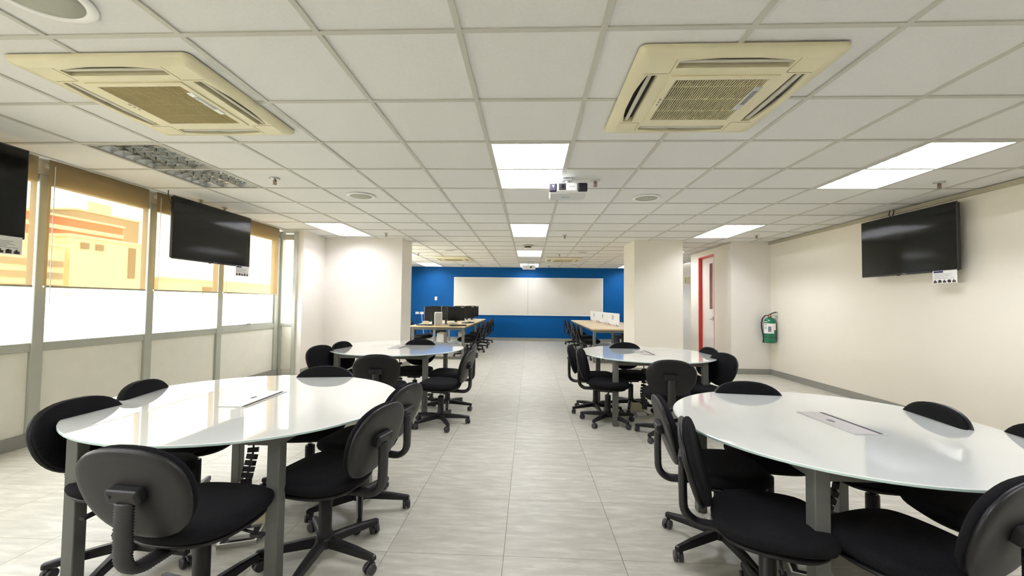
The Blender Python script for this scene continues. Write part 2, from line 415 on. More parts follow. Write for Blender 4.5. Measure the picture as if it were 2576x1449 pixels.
# roller blinds
for k, (a, b_) in enumerate(((-0.42, 0.29), (0.41, 1.32), (1.44, 2.38), (2.46, 3.355), (3.44, 4.40), (4.50, 5.47), (5.56, 6.80))):
    lab = ['tan roller blind far left behind the wall, nearest the viewer', 'tan roller blind two bays left of the big screen', 'tan roller blind at the frame edge left of the cropped screen',
           'tan roller blind behind the cropped screen at the left edge', 'tan roller blind showing a red roof through its weave', 'tan roller blind behind the second hanging screen, its left bay',
           'tan roller blind nearest the white pier, right of the hanging screen'][k]
    bl = thing('roller_blind', lab, 'blind', (XL + .09, (a + b_) / 2, CE - .01), 0, 'tan roller blinds along the window wall')
    hw = (b_ - a) / 2
    z1 = 1.36 - CE + .01
    # slightly wavy cloth
    n = 14; V = []; F = []
    for i in range(n + 1):
        y = -hw + 2 * hw * i / n
        for q in (0.0, z1): V.append((0.004 * math.sin(i * 1.3 + k), y, q))
    for i in range(n): F.append((2 * i, 2 * i + 1, 2 * i + 3, 2 * i + 2))
    V = [(q[0], q[1], q[2] + (.012 if q[2] == 0 else 0)) for q in V]
    MB().add(V, F, True).build('blind_cloth', M['blind'], bl)
    MB().cyl((0, -hw, z1), (0, hw, z1), .009, n=8).build('bottom_bar', M['trimgrey'], bl)
    MB().cyl((-.03, -hw, -.035), (-.03, hw, -.035), .022, n=10).build('roller_tube', M['trimgrey'], bl)
    MB().tube([(.02, -hw + .03, -.04), (.02, -hw + .03, -.6), (.02, -hw + .035, -1.25)], .003, 5).build('pull_cord', M['cordw'], bl)

# door
dr = bpy.data.objects.new('door_1', None); COL.objects.link(dr); struct(dr)
bevbox('door_leaf', 3.855, 3.90, DY0 + .03, DY1 - .03, 0.01, DZ - .03, .003, M['doorw'], dr, 1)
fr = MB().box(3.785, 3.898, DY1 - .03, DY1, 0, DZ).box(3.785, 3.898, DY0, DY0 + .03, 0, DZ).box(3.785, 3.898, DY0 + .03, DY1 - .03, DZ - .03, DZ)
fr.build('door_frame', M['red'], dr)
vp = MB().box(3.847, 3.857, 8.93, 8.95, 1.17, 2.18).box(3.847, 3.857, 9.10, 9.12, 1.17, 2.18).box(3.847, 3.857, 8.95, 9.10, 1.17, 1.19).box(3.847, 3.857, 8.95, 9.10, 2.16, 2.18).build('vision_panel_frame', M['white'], dr)
MB().box(3.850, 3.859, 8.95, 9.10, 1.19, 2.16).build('vision_panel', M['wired'], dr)
MB().cyl((3.82, 8.92, .985), (3.82, 9.04, .985), .011).cyl((3.82, 8.94, .985), (3.86, 8.94, .985), .009).box(3.845, 3.857, 8.91, 8.97, .95, 1.03).build('door_handle', M['alu'], dr)

# ------------------------------------------------------------------ outside
g = MB().box(-120, XL - 3, -60, 90, -9.2, -9); o = g.build('ground', M['ground']); struct(o)
def bldg(name, label, y0, y1, z1, m_, x=-25, depth=8, feats=()):
    t = thing(name, label, 'building', (x, (y0 + y1) / 2, -9))
    hw = (y1 - y0) / 2
    MB().box(-depth, 0, -hw, hw, 0, z1 + 9).build('wall', m_, t)
    MB().box(-depth - .1, .12, -hw - .12, hw + .12, z1 + 9, z1 + 9.15).build('parapet', M['b_cream'], t)
    for (n_, a, b_, c_, d_, mm) in feats:
        MB().box(-.02, .10, a - (y0 + y1) / 2, b_ - (y0 + y1) / 2, c_ + 9, d_ + 9).build(n_, mm, t)
    return t
bldg('apartment_building', 'cream block with two round vents, seen through the tan blinds', 21.7, 26.6, 4.6, M['b_cream'], feats=(
    ('vent', 22.2, 22.6, 4.0, 4.35, M['b_dark']), ('vent', 23.0, 23.4, 4.0, 4.35, M['b_dark']), ('ledge', 21.7, 26.5, 1.3, 1.6, M['b_grey']),
    ('window', 25.0, 25.4, 2.5, 4.4, M['b_dark'])))
bldg('red_roofed_house', 'red walled house behind the cream block, left of its vents', 20.4, 33.4, 7.1, M['b_red'], x=-34, depth=5, feats=(
    ('ledge', 20.4, 33.4, 6.2, 6.5, M['b_cream']), ('window', 27.2, 27.9, 3.5, 4.1, M['b_dark'])))
f_ = []
for k in range(8):
    f_.append(('balcony', 12.0, 20.9, -1.5 + k * .62, -1.2 + k * .62, M['b_grey']))
bldg('balcony_block', 'pale block with stacked balcony bands at the left edge', 12.0, 21.0, 3.9, M['b_cream'], x=-24.5, depth=2.4, feats=f_)
bldg('long_annex', 'long low pale building under the second hanging screen', 27.2, 48, 2.6, M['b_cream'], x=-25, feats=(
    ('ledge', 27.2, 48, 1.2, 1.45, M['b_grey']), ('window', 31, 32.2, 1.6, 2.2, M['b_dark'])))
bldg('roof_plant_block', 'tan rooftop block far behind, right of the red walled house', 35.0, 41, 9.0, M['b_grey'], x=-40, depth=6, feats=(
    ('tank', 36, 38, 9.0, 10.0, M['b_cream']),))

# ------------------------------------------------------------------ ceiling fixtures
HW, HD = 0.302, 0.620
def troffer(lit):
    nm = 'ceiling_light'
    t = thing(nm, None, 'light')
    # housing: tray open at the bottom
    hb = MB(); z0, z1 = 0.004, 0.105; a, b_ = HW, HD; c_, d_ = HW - .05, HD - .03
    V = [(-a, -b_, z0), (a, -b_, z0), (a, b_, z0), (-a, b_, z0), (-c_, -d_, z1), (c_, -d_, z1), (c_, d_, z1), (-c_, d_, z1)]
    hb.add(V, [(0, 1, 5, 4), (1, 2, 6, 5), (2, 3, 7, 6), (3, 0, 4, 7), (4, 5, 6, 7)])
    hb.build('housing', M['house'], t)
    rm = MB()
    for q in ((-a - .004, a + .004, -b_ - .004, -b_ + .012), (-a - .004, a + .004, b_ - .012, b_ + .004), (-a - .004, -a + .012, -b_ + .012, b_ - .012), (a - .012, a + .004, -b_ + .012, b_ - .012)):
        rm.box(q[0], q[1], q[2], q[3], -0.003, .008)
    rm.build('rim', M['tbar'], t)
    for k in (-1, 0, 1):
        MB().cyl((k * .19, -.59, .072), (k * .19, .59, .072), .0145, n=10).build('tube', M['tube'] if lit else M['tube_off'], t)
    lv = MB()
    for x in (-.098, .098): # long V blades
        lv.add([(x - .006, -b_ + .012, .048), (x, -b_ + .012, .004), (x + .006, -b_ + .012, .048), (x - .006, b_ - .012, .048), (x, b_ - .012, .004), (x + .006, b_ - .012, .048)], [(0, 1, 4, 3), (1, 2, 5, 4), (0, 3, 5, 2)])
    for xa, xb in ((-.29, -.105), (-.09, .09), (.105, .29)):
        for k in range(1, 12):
            y = -HD + 2 * HD * k / 12
            n = 6; V = []; F = []
            for i in range(n + 1):
                q = xa + (xb - xa) * i / n; s_ = 1 - (2 * i / n - 1) ** 2
                zb = .006 + .022 * s_
                V += [(q, y - .006, .048), (q, y, zb), (q, y + .006, .048)]
            for i in range(n):
                o = 3 * i; F += [(o, o + 1, o + 4, o + 3), (o + 1, o + 2, o + 5, o + 4), (o, o + 3, o + 5, o + 2)]
            lv.add(V, F)
    lv.build('louvre', M['louvre_lit'] if lit else M['mirror'], t)
    return t
proto_on = troffer(True); proto_off = troffer(False)
first_on = True
side = ['left', 'middle', 'right']
rown = ['above the camera outside the frame', 'nearest of its line in view', 'second of its line in view', 'third of its line, computer area', 'farthest of its line, by the blue wall']
for ci, rj, x, y in lights:
    if (ci, rj) == (0, 1): o = proto_off; lab = 'unlit recessed louvre light with bare silver cells, left of the room'
    else:
        if first_on: o = proto_on; first_on = False
        else: o = copy_tree(proto_on)
        lab = 'lit ceiling light, %s line, %s' % (side[ci], rown[rj])
    tag(o, lab, 'light', 'recessed louvre ceiling lights'); o.location = (x, y, CE)

# air conditioning cassettes
def cassette(slotw=.27):
    t = thing('ceiling_air_conditioner', None, 'air conditioner')
    S = .475
    # plate with four slot openings and a central opening, made of strips
    br = [-S, -.415, -.335, -.27, .27, .335, .415, S]
    pl = MB()
    def hole(i, j):
        if 2 < i < 4 and False: return True
        xm = (br[i] + br[i + 1]) / 2; ym = (br[j] + br[j + 1]) / 2
        if abs(xm) < .27 and .335 < abs(ym) < .415: return True
        if abs(ym) < .27 and .335 < abs(xm) < .415: return True
        if abs(xm) < .27 and abs(ym) < .27: return True
        return False
    for i in range(7):
        for j in range(7):
            if hole(i, j): continue
            if i in (0, 6) or j in (0, 6): continue
            pl.box(br[i], br[i + 1], br[j], br[j + 1], -.035, .0)
    # outer band sloping to the ceiling with rounded corners
    n = 8; outer = []; inner = []
    for cxn, cyn, a0 in ((1, 1, 0), (-1, 1, 90), (-1, -1, 180), (1, -1, 270)):
        for k in range(n + 1):
            a = R(a0 + 90 * k / n)
            outer.append((cxn * (S - .035) + .035 * math.cos(a), cyn * (S - .035) + .035 * math.sin(a)))
            inner.append((cxn * .415, cyn * .415))
    rs = [[(p[0], p[1], .0) for p in outer], [(p[0], p[1], -.014) for p in outer],
          [(p[0] * .985, p[1] * .985, -.026) for p in outer], [(p[0], p[1], -.035) for p in inner]]
    pl.rings(rs, False, False, True)
    pl.build('panel', M['ac'], t)
    # seams of the corner covers
    MB().box(-.415, .415, -.415, .415, -.004, .0).build('recess', M['ac_in'], t)
    sm = MB()
    for sx in (-1, 1):
        for sy in (-1, 1):
            sm = MB(); sm.box(min(sx * .285, sx * .287), max(sx * .285, sx * .287), min(sy * .29, sy * .41), max(sy * .29, sy * .41), -.0362, -.03)
            sm.box(min(sx * .29, sx * .41), max(sx * .29, sx * .41), min(sy * .285, sy * .287), max(sy * .285, sy * .287), -.0362, -.03)
            sm.build('corner_seam', M['grille_b'], t)
    for k in range(4):
        mx = Matrix.Rotation(R(90 * k), 4, 'Z')
        v = MB(); V = []; F = []; n = 10
        for i in range(n + 1):
            q = -.265 + .53 * i / n; s_ = (1 - (2 * i / n - 1) ** 2)
            V += [(q, .358, -.016), (q, .362, -.026), (q, .382 + .004 * s_, -.029), (q, .384 + .004 * s_, -.023)]
        for i in range(n):
            o = 4 * i; F += [(o, o + 4, o + 5, o + 1), (o + 1, o + 5, o + 6, o + 2), (o + 2, o + 6, o + 7, o + 3), (o + 3, o + 7, o + 4, o)]
        v.add(V, F, True, None, mx)
        v.build('vane', M['vane'], t)
        c_ = MB(); V = []; F = []
        for i in range(n + 1):
            q = -.27 + .54 * i / n; s_ = (1 - (2 * i / n - 1) ** 2)
            V += [(q, .418, -.0352), (q, .418 - .026 * (1 - s_) , -.0352), (q, .418, -.02), (q, .418 - .026 * (1 - s_), -.02)]
        for i in range(n):
            o = 4 * i; F += [(o, o + 4, o + 5, o + 1), (o + 1, o + 5, o + 7, o + 3)]
        c_.add(V, F, False, None, mx); c_.build('slot_lip', M['ac'], t)
    gf = MB(); a, b_ = .27, .235
    for q in ((-a, a, -a, -b_), (-a, a, b_, a), (-a, -b_, -b_, b_), (b_, a, -b_, b_)): gf.box(q[0], q[1], q[2], q[3], -.041, -.01)
    gf.build('grille_frame', M['ac'], t)
    gs = MB(); n = 38
    for i in range(n):
        x = -b_ + 2 * b_ * (i + .5) / n
        gs.box(x - .0022, x + .0022, -b_, b_, -.039, -.032)
    for y in (-.16, -.02, .12): gs.box(-b_, b_, y - .003, y + .003, -.037, -.022)
    gs.build('grille_slats', M['grille'], t)['kind'] = 'stuff'
    MB().box(-b_, b_, -b_, b_, -.016, -.012).build('filter', M['ac_in'], t)
    dp = bevbox('display_box', .205, .245, -.16, .10, -.044, -.03, .004, M['alu'], t, 2)
    MB().box(.214, .236, -.12, .03, -.0455, -.043).build('display', M['tag'], dp)
    for k, y in enumerate((-.03, .0, .03)): MB().box(-.256, -.248, y - .006 - .004 * (k == 0), y + .006 + .004 * (k == 0), -.0425, -.04).build('indicator', M['tag'], t)
    return t
c0 = cassette()
for k, (x, y, lab) in enumerate(((.975, 2.375, 'yellowed four-way ceiling cassette air conditioner with open slats, near right'), (-2.14, 2.39, 'yellowed ceiling cassette air conditioner above the windows, near left'),
                      (.90, 11.35, 'small-looking far ceiling cassette air conditioner, right of the middle lights'), (-2.08, 11.35, 'small-looking far ceiling cassette air conditioner, left of the middle lights'))):
    o = c0 if k == 0 else copy_tree(c0)
    o.location = (x, y, CE); tag(o, lab, 'air conditioner', 'ceiling cassette air conditioners')
    if k == 1:
        for ch in o.children:
            if ch.name.startswith('filter'):
                ch.data = ch.data.copy(); ch.data.materials[0] = M['grille_b']
            if ch.name.startswith('grille_slats'):
                ch.data = ch.data.copy(); ch.data.materials[0] = mat('dusty_slats', (190, 174, 128), .6)

# ceiling speakers
def speaker():
    t = thing('ceiling_speaker', None, 'speaker')
    MB().lathe([(.118, 0), (.150, 0), (.156, -.004), (.154, -.009), (.132, -.014), (.122, -.011), (.118, 0)], 40).build('ring', M['white'], t)
    MB().lathe([(.122, -.002), (.121, -.009), (.06, -.012), (.001, -.0125)], 40).build('mesh_cover', M['speaker'], t)
    return t
s0 = speaker()
for k, (x, y, lab) in enumerate(((-1.92, 4.64, 'round ceiling speaker on the left, in the middle distance'), (1.30, 4.71, 'round ceiling speaker right of the near projector'), (-1.95, 1.53, 'large cropped round ceiling speaker at the top left corner'),
                      (1.22, 9.67, 'small far ceiling speaker above the right pier'), (-1.86, 9.55, 'small far ceiling speaker left of the detector'), (-1.85, 12.4, 'farthest left ceiling speaker near the blue wall'), (1.35, 12.8, 'farthest right ceiling speaker near the blue wall'))):
    o = s0 if k == 0 else copy_tree(s0); o.location = (x, y, CE + .004); tag(o, lab, 'speaker', 'round ceiling speakers')
    if k == 2: o.scale = (1.12, 1.12, 1)
# sprinklers
def sprinkler():
    t = thing('sprinkler', None, 'sprinkler')
    MB().lathe([(.034, .004), (.036, -.003), (.016, -.008), (.012, -.008)], 16).build('escutcheon', M['alu'], t)
    MB().lathe([(.009, -.004), (.008, -.022), (.005, -.028), (.004, -.045)], 8).box(-.014, -.010, -.002, .002, -.045, -.012).box(.010, .014, -.002, .002, -.045, -.012).build('body', M['sprink'], t)
    MB().lathe([(.004, -.044), (.016, -.046), (.016, -.048), (.004, -.05)], 12).build('deflector', M['sprink'], t)
    return t
s0 = sprinkler()
for k, (x, y, lab) in enumerate(((-2.52, 3.99, 'sprinkler right of the unlit louvre light'), (.63, 4.05, 'sprinkler just right of the near projector'), (-2.52, 7.21, 'sprinkler above the white left pier'),
                      (3.89, 4.11, 'sprinkler above the wall screen on the right'), (.61, 7.31, 'sprinkler right of the second middle light'), (3.83, 7.20, 'sprinkler near the door side corner at right'),
                      (-2.75, 10.2, 'far sprinkler beside the left far air conditioner'), (.72, 10.1, 'far sprinkler beside the right far air conditioner'), (-2.1, 13.2, 'farthest sprinkler left by the blue wall'), (.62, 13.3, 'farthest sprinkler right of the far projector'), (4.25, 11.0, 'sprinkler in the corridor gap behind the right pier'))):
    o = s0 if k == 0 else copy_tree(s0); o.location = (x, y, CE + .004); tag(o, lab, 'sprinkler', 'ceiling sprinklers'); o.scale = (1.25, 1.25, 1.25)
# smoke detector
t = thing('smoke_detector', 'white ceiling detector box between the middle lights', 'detector', (-.04, 8.66, CE))
MB().lathe([(.12, 0), (.12, -.015), (.07, -.02)], 24).build('base_plate', M['tbar'], t)
MB().lathe([(.068, -.018), (.064, -.05), (.062, -.05)], 24).build('dark_band', M['ac_in'], t)
MB().lathe([(.078, -.048), (.076, -.07), (.04, -.08), (.001, -.082)], 24).build('cap', M['white'], t)

# projectors
def rtext(txt, size, mat_, parent, mx, name='lettering', ext=.0006):
    cu = bpy.data.curves.new(name, 'FONT'); cu.body = txt; cu.size = size; cu.extrude = ext; cu.align_x = 'CENTER'; cu.align_y = 'CENTER'
    tmp = bpy.data.objects.new(name, cu); COL.objects.link(tmp)
    dg = bpy.context.evaluated_depsgraph_get(); me = bpy.data.meshes.new_from_object(tmp.evaluated_get(dg))
    bpy.data.objects.remove(tmp); me.transform(mx); me.materials.clear(); me.materials.append(mat_)
    o = bpy.data.objects.new(name, me); COL.objects.link(o); o.parent = parent; return o
t = thing('projector', 'white ceiling projector with dark grille ends, beside the nearest middle light', 'projector', (.352, 3.88, 2.345), R(-2))
bevbox('body', -.175, .175, -.02, .25, -.045, .045, .018, M['white'], t, 3)
bevbox('underside', -.168, .168, -.005, .245, -.056, -.040, .008, M['projgrey'], t, 2)
fc = bevbox('front_panel', -.105, .085, -.034, .0, -.036, .040, .008, M['white'], t, 2)
MB().cyl((-.055, -.041, .004), (-.055, -.02, .004), .027, n=24).build('lens_ring', M['blackp'], fc)
MB().box(-.088, -.022, -.0365, -.02, -.028, .034).build('lens_window', M['blackp'], fc)
MB().cyl((-.055, -.043, .004), (-.055, -.03, .004), .019, .019, n=24).build('lens', M['lens'], fc)
rtext('EPSON', .016, M['inkgrey'], fc, Matrix.Translation((.035, -.0345, .002)) @ Matrix.Rotation(R(90), 4, 'X'))
gr = bevbox('side_grille', .085, .176, -.030, .03, -.040, .042, .012, M['projdark'], t, 2)
sl = MB()
for k in range(6): sl.box(.096 + k * .012, .100 + k * .012, -.033, -.026, -.03, .032)
sl.build('grille_bars', M['blackp'], gr)
lg = bevbox('logo_end', -.176, -.105, -.030, .03, -.040, .042, .012, M['projdark'], t, 2)
MB().add([(-.150, -.033, .020), (-.128, -.033, .020), (-.139, -.033, -.006), (-.150, -.029, .020), (-.128, -.029, .020), (-.139, -.029, -.006)], [(0, 1, 2), (0, 1, 4, 3), (1, 2, 5, 4), (2, 0, 3, 5)]).build('triangle_mark', M['white'], lg)
MB().box(-.06, .02, .10, .16, -.0575, -.055).build('sticker', mat('sticker_blue', (170, 190, 196), .5), t)
mt = MB().lathe([(.02, .05), (.02, .118)], 16, cx=.0, cy_=.12)
mt.build('mount_pole', M['white'], t)
bevbox('mount_plate', -.045, .045, .075, .165, .100, .117, .003, M['alu'], t, 1)
MB().tube([(0, .12, .06), (.08, .06, .052), (.14, .03, .046)], .006, 6).tube([(0, .12, .06), (-.08, .06, .052), (-.14, .03, .046)], .006, 6).tube([(0, .12, .06), (.10, .2, .05)], .006, 6).build('mount_arms', M['white'], t)
t = thing('projector', 'small far white projector hanging before the last middle light', 'projector', (-.02, 12.1, 2.30))
bevbox('body', -.19, .19, -.14, .14, -.05, .05, .02, M['white'], t, 3)
MB().tube([(-.03, 0, .162), (-.01, .02, .05)], .012, 8).build('mount_pole', M['white'], t)
MB().tube([(-.05, .05, .162), (.03, -.06, .08), (.09, -.15, .02), (.03, -.16, -.02)], .006, 6).build('cable', M['cord'], t)
MB().cyl((.06, -.15, .0), (.06, -.13, .0), .03, n=16).build('lens', M['lens'], t)

# ------------------------------------------------------------------ TVs
def tv(name_label, loc, rz, W_, H_, card_side, card_label):
    t = thing('television', name_label, 'television', loc, rz)
    bevbox('back_case', -W_ / 2 + .01, W_ / 2 - .01, .012, .045, -H_ / 2 + .01, H_ / 2 - .01, .008, M['bezel'], t, 2)
    bevbox('bezel', -W_ / 2, W_ / 2, 0, .014, -H_ / 2, H_ / 2, .004, M['bezel'], t, 1)
    MB().box(-W_ / 2 + .012, W_ / 2 - .012, -.0012, .002, -H_ / 2 + .02, H_ / 2 - .012).build('screen', M['screen'], t)
    MB().box(-.03, .03, -.002, .001, -H_ / 2 + .005, -H_ / 2 + .015).build('maker_badge', M['inkgrey'], t)
    bevbox('sensor_bump', -.10, -.06, .002, .012, -H_ / 2 - .008, -H_ / 2 + .002, .003, M['bezel'], t, 1)
    top = CE - loc[2]
    if card_side == 'ceiling':
        for x in (-.2, .2):
            MB().box(x - .015, x + .015, .05, .06, 0, top).box(x - .03, x + .03, .035, .075, top - .006, top).build('hanger_bracket', M['trimgrey'], t)
        MB().tube([(-W_ / 2 + .06, .05, .2), (-W_ / 2 - .02, .05, .32), (-W_ / 2 - .01, .06, top)], .005, 6).build('cable', M['cord'], t)
    else:
        bevbox('wall_mount', -.3, .3, .045, .105, -.2, .2, .004, M['bezel'], t, 1)
        MB().tube([(.18 - .4, .05, H_ / 2 - .02), (.14 - .4, .06, H_ / 2 + .04), (.13 - .4, .08, top)], .006, 6).tube([(.19 - .4, .05, H_ / 2 - .02), (.2 - .4, .06, H_ / 2 + .04), (.19 - .4, .08, top)], .006, 6).build('cable', M['cord'], t)
    # notice card hanging from the lower corner
    c = thing('notice_card', card_label, 'card', (0, 0, 0), rz, 'printed notice cards under the screens')
    x1 = W_ / 2 - (.02 if card_side != 'wall' else .01); x0 = x1 - .26; zt = -H_ / 2 + .012; zb = zt - .135
    base = Matrix.Translation(loc) @ Matrix.Rotation(rz, 4, 'Z')
    c.matrix_world = Matrix.Translation(base @ Vector((x0, -.004, zb))) @ Matrix.Rotation(rz, 4, 'Z')
    MB().box(0, .26, 0, .0015, 0, .135).build('card_sheet', M['paper'], c)
    MB().box(.012, .115, -.0008, 0, .112, .132).build('header_band', M['ink'], c)
    ln = MB()
    for k, (z, l) in enumerate(((.096, .19), (.084, .17), (.072, .2), (.060, .15), (.049, .22))): ln.box(.015, .015 + l, -.0006, 0, z, z + .003)
    ln.build('print_lines', M['inkgrey'], c)
    pc = MB()
    for k in range(5): pc.box(.01 + k * .05, .046 + k * .05, -.0007, 0, .006, .006 + (.028 if k % 2 else .02)).box(.02 + k * .05, .032 + k * .05, -.0007, 0, .026, .038)
    pc.build('pictograms', M['inkdark'], c)
    return t
# left TVs face +X (rz = 90deg turns local -Y to +X)
tv('black wall screen fully in view, hung from the ceiling before the window blinds', (-3.92, 5.055, 2.062), R(90), 1.28, .70, 'ceiling', 'white notice card with blue header under the hanging screen by the windows')
tv('black hanging screen cut by the left edge of the picture', (-3.92, 2.44, 2.062), R(90), 1.28, .70, 'ceiling', 'white notice card under the cropped screen at the left edge')
tv('black screen mounted high on the right cream wall', (4.37, 5.06, 2.015), R(-90), 1.24, .72, 'wall', 'white notice card hanging under the right wall screen')

# ------------------------------------------------------------------ whiteboard, plates
t = thing('whiteboard', 'long two-panel whiteboard on the blue back wall', 'whiteboard', (-.045, YB - .02, 1.49))
MB().box(-2.49, -.003, 0, .015, -.62, .62).build('board_panel', M['whiteboard'], t)
MB().box(.003, 2.49, 0, .015, -.62, .62).build('board_panel', M['whiteboard'], t)
MB().box(-2.51, 2.51, -.006, .02, .62, .635).box(-2.51, 2.51, -.006, .02, -.635, -.62).box(-2.51, -2.49, -.006, .02, -.62, .62).box(2.49, 2.51, -.006, .02, -.62, .62).build('board_frame', M['white'], t)
t = thing('light_switch', 'white switch plate alone on the blue wall, left of the whiteboard', 'switch', (-3.17, YB, 1.39))
bevbox('plate', -.04, .04, -.012, 0, -.06, .06, .004, M['white'], t, 1); bevbox('rocker', -.016, .016, -.017, -.010, -.025, .025, .002, M['white'], t, 1)
for k in range(4):
    t = thing('wall_outlet', ['leftmost white outlet with a dark cord, low on the blue wall', 'second white outlet with a white cord, low on the blue wall', 'third white outlet from the left on the blue wall', 'rightmost white outlet of the row, behind the monitors'][k], 'outlet', (-3.80 + k * .155, YB, .89), 0, 'outlets along the blue wall')
    bevbox('plate', -.062, .062, -.014, 0, -.04, .04, .004, M['white'], t, 1)
    MB().box(-.03, -.018, -.0155, -.013, -.008, .008).box(.018, .03, -.0155, -.013, -.008, .008).build('socket_slots', M['inkgrey'], t)
for k, (x, m_, nm) in enumerate(((-3.80, 'cord', 'dark power cord drooping from the leftmost outlet'), (-3.645, 'cordw', 'white power cord drooping from the second outlet'))):
    pts = [(x, YB - .02, .86), (x + .02, YB - .05, .7), (x + .06, YB - .12, .45), (x + .14, YB - .2, .15), (x + .25, YB - .3, .012)]
    tag(MB().tube(pts, .008, 6).build('power_cord', M[m_]), nm, 'cord')

# ------------------------------------------------------------------ fire extinguisher
t = thing('fire_extinguisher', 'green fire extinguisher with black hose in the right wall corner', 'fire extinguisher', (4.385, 7.83, .60), R(-25))
MB().lathe([(.06, .0), (.092, .008), (.096, .03), (.096, .37), (.09, .41), (.065, .445), (.035, .46), (.028, .465)], 32).build('cylinder', M['green'], t)
MB().lathe([(.026, .46), (.026, .49), (.02, .495), (.02, .52)], 16).build('valve', M['brass'], t)
MB().tube([(-.01, -.0, .51), (.05, 0, .545), (.10, 0, .56), (.12, 0, .555)], .010, 8).build('carry_handle', M['cord'], t)
MB().tube([(0, 0, .50), (.06, 0, .505), (.10, 0, .49), (.125, 0, .47)], .009, 8).build('squeeze_lever', M['alu'], t)
MB().tube([(-.02, 0, .50), (-.07, 0, .495), (-.115, 0, .44), (-.13, 0, .36), (-.128, 0, .27), (-.11, 0, .17), (-.10, 0, .09), (-.098, 0, .02)], .011, 8).build('hose', M['cord'], t)
MB().cyl((-.100, 0, .06), (-.098, 0, .0), .014, .018, n=12).build('nozzle', M['cord'], t)
def wrap(mb, a0, a1, z0, z1, rr, n=12):
    V = []; F = []
    for i in range(n + 1):
        a = R(a0 + (a1 - a0) * i / n)
        V += [(rr * math.cos(a), rr * math.sin(a), z0), (rr * math.cos(a), rr * math.sin(a), z1)]
    for i in range(n): F.append((2 * i, 2 * i + 2, 2 * i + 3, 2 * i + 1))
    return mb.add(V, F, True)
lb = wrap(wrap(MB(), -170, -50, .175, .355, .0968), -50, -15, .235, .355, .0968).build('label_sheet', M['paper'], t)
wrap(MB(), -110, -80, .205, .30, .0974, 4).build('label_block', M['inkgrey'], lb)
lp = MB()
for z in (.335, .32, .285, .27, .255): wrap(lp, -155, -120, z, z + .005, .0974, 5)
lp.build('label_print', M['inkdark'], lb)
wrap(MB(), -165, -115, .378, .390, .0972, 6).build('white_strip', M['paper'], t)
MB().lathe([(.0975, .10), (.0975, .108)], 32).build('strap', M['cord'], t)
MB().box(.02, .09, .06, .11, .40, .44).build('wall_hook', M['alu'], t)

# ------------------------------------------------------------------ meeting tables
def table(label, cx_, cyy, ax, ay, ang, legs, gang, glab):
    t = thing('meeting_table', label, 'table', (cx_, cyy, 0), 0, 'round white glass meeting tables')
    n = 72; ca, sa = math.cos(R(ang)), math.sin(R(ang))
    def ring(s_, z):
        return [((ax - s_) * math.cos(2 * math.pi * k / n) * ca - (ay - s_) * math.sin(2 * math.pi * k / n) * sa,
                 (ax - s_) * math.cos(2 * math.pi * k / n) * sa + (ay - s_) * math.sin(2 * math.pi * k / n) * ca, z) for k in range(n)]
    tp = MB().rings([ring(.003, .700), ring(0, .698), ring(0, .690), ring(.003, .688)], True, True, False)
    tp = tp.build('glass_top', M['glass_top'], t)
    ed = MB().rings([ring(-.0005, .6975), ring(-.0005, .6905)], False, False, True).build('glass_edge', M['glass_edge'], tp)
    lx, ly = legs; s_ = .028
    for sx in (-1, 1):
        for sy in (-1, 1): bevbox('leg', sx * lx - s_, sx * lx + s_, sy * ly - s_, sy * ly + s_, 0, .686, .003, M['steel'], t, 1)
    for sy in (-1, 1): bevbox('rail', -lx + s_, lx - s_, sy * ly - .022, sy * ly + .022, .630, .684, .003, M['steel'], t, 1)
    for sx in (-1, 1): bevbox('rail', sx * lx - .022, sx * lx + .022, -ly + s_, ly - s_, .630, .684, .003, M['steel'], t, 1)
    # cable flap set into the top (top-level thing lying in the table)
    gx, gy, gl, gw, ga = gang
    c = thing('cable_flap', glab, 'cable box', (gx, gy, .7), R(ga), 'silver cable flaps set in the white tables')
    bevbox('flap_frame', -gw / 2, gw / 2, -gl / 2, gl / 2, .0, .0035, .001, M['alu'], c, 1)
    MB().box(-gw / 2 + .006, gw / 2 - .032, -gl / 2 + .008, gl / 2 - .008, .0035, .0045).build('flap_lid', M['silver'], c)
    MB().box(gw / 2 - .030, gw / 2 - .010, -gl / 2 + .008, gl / 2 - .008, .0034, .0042).build('brush_slot', M['dark'], c)
    MB().lathe([(.012, .0045), (.012, .0052), (.001, .0053)], 12, mx=Matrix.Translation((-.02, .02, 0)) @ Matrix.Scale(2.2, 4, (0, 1, 0))).build('lid_stamp', M['inkgrey'], c)
    MB().box(-.05, .05, -.13, .13, -.085, -.013).build('socket_tray', M['alu'], c)
    MB().box(-.02, .02, -.132, -.13, -.06, -.035).build('socket_face', M['dark'], c)
    return t
TB = dict(L1=(-1.567, 2.363), L2=(-1.645, 5.205), R2=(1.373, 5.019), R1=(1.495, 2.15))
table('round white glass table, front left, reflecting the windows', -1.567, 2.363, .827, .772, 147.5, (.46, .53), (-1.565, 2.36, .40, .155, 2), 'silver cable flap in the front left table')
table('round white glass table, back left, with a pale blue reflection', -1.645, 5.205, .87, .812, -50.7, (.5, .57), (-1.625, 5.215, .44, .15, 1), 'silver cable flap in the back left table')
table('round white glass table, back right, beside the right pier', 1.373, 5.019, .831, .759, -88, (.46, .56), (1.36, 5.03, .43, .155, 1), 'silver cable flap in the back right table')
table('round white glass table, front right, cut by the picture edge', 1.495, 2.15, .766, .727, -122.3, (.42, .53), (1.52, 2.14, .39, .145, 2), 'silver cable flap in the front right table')
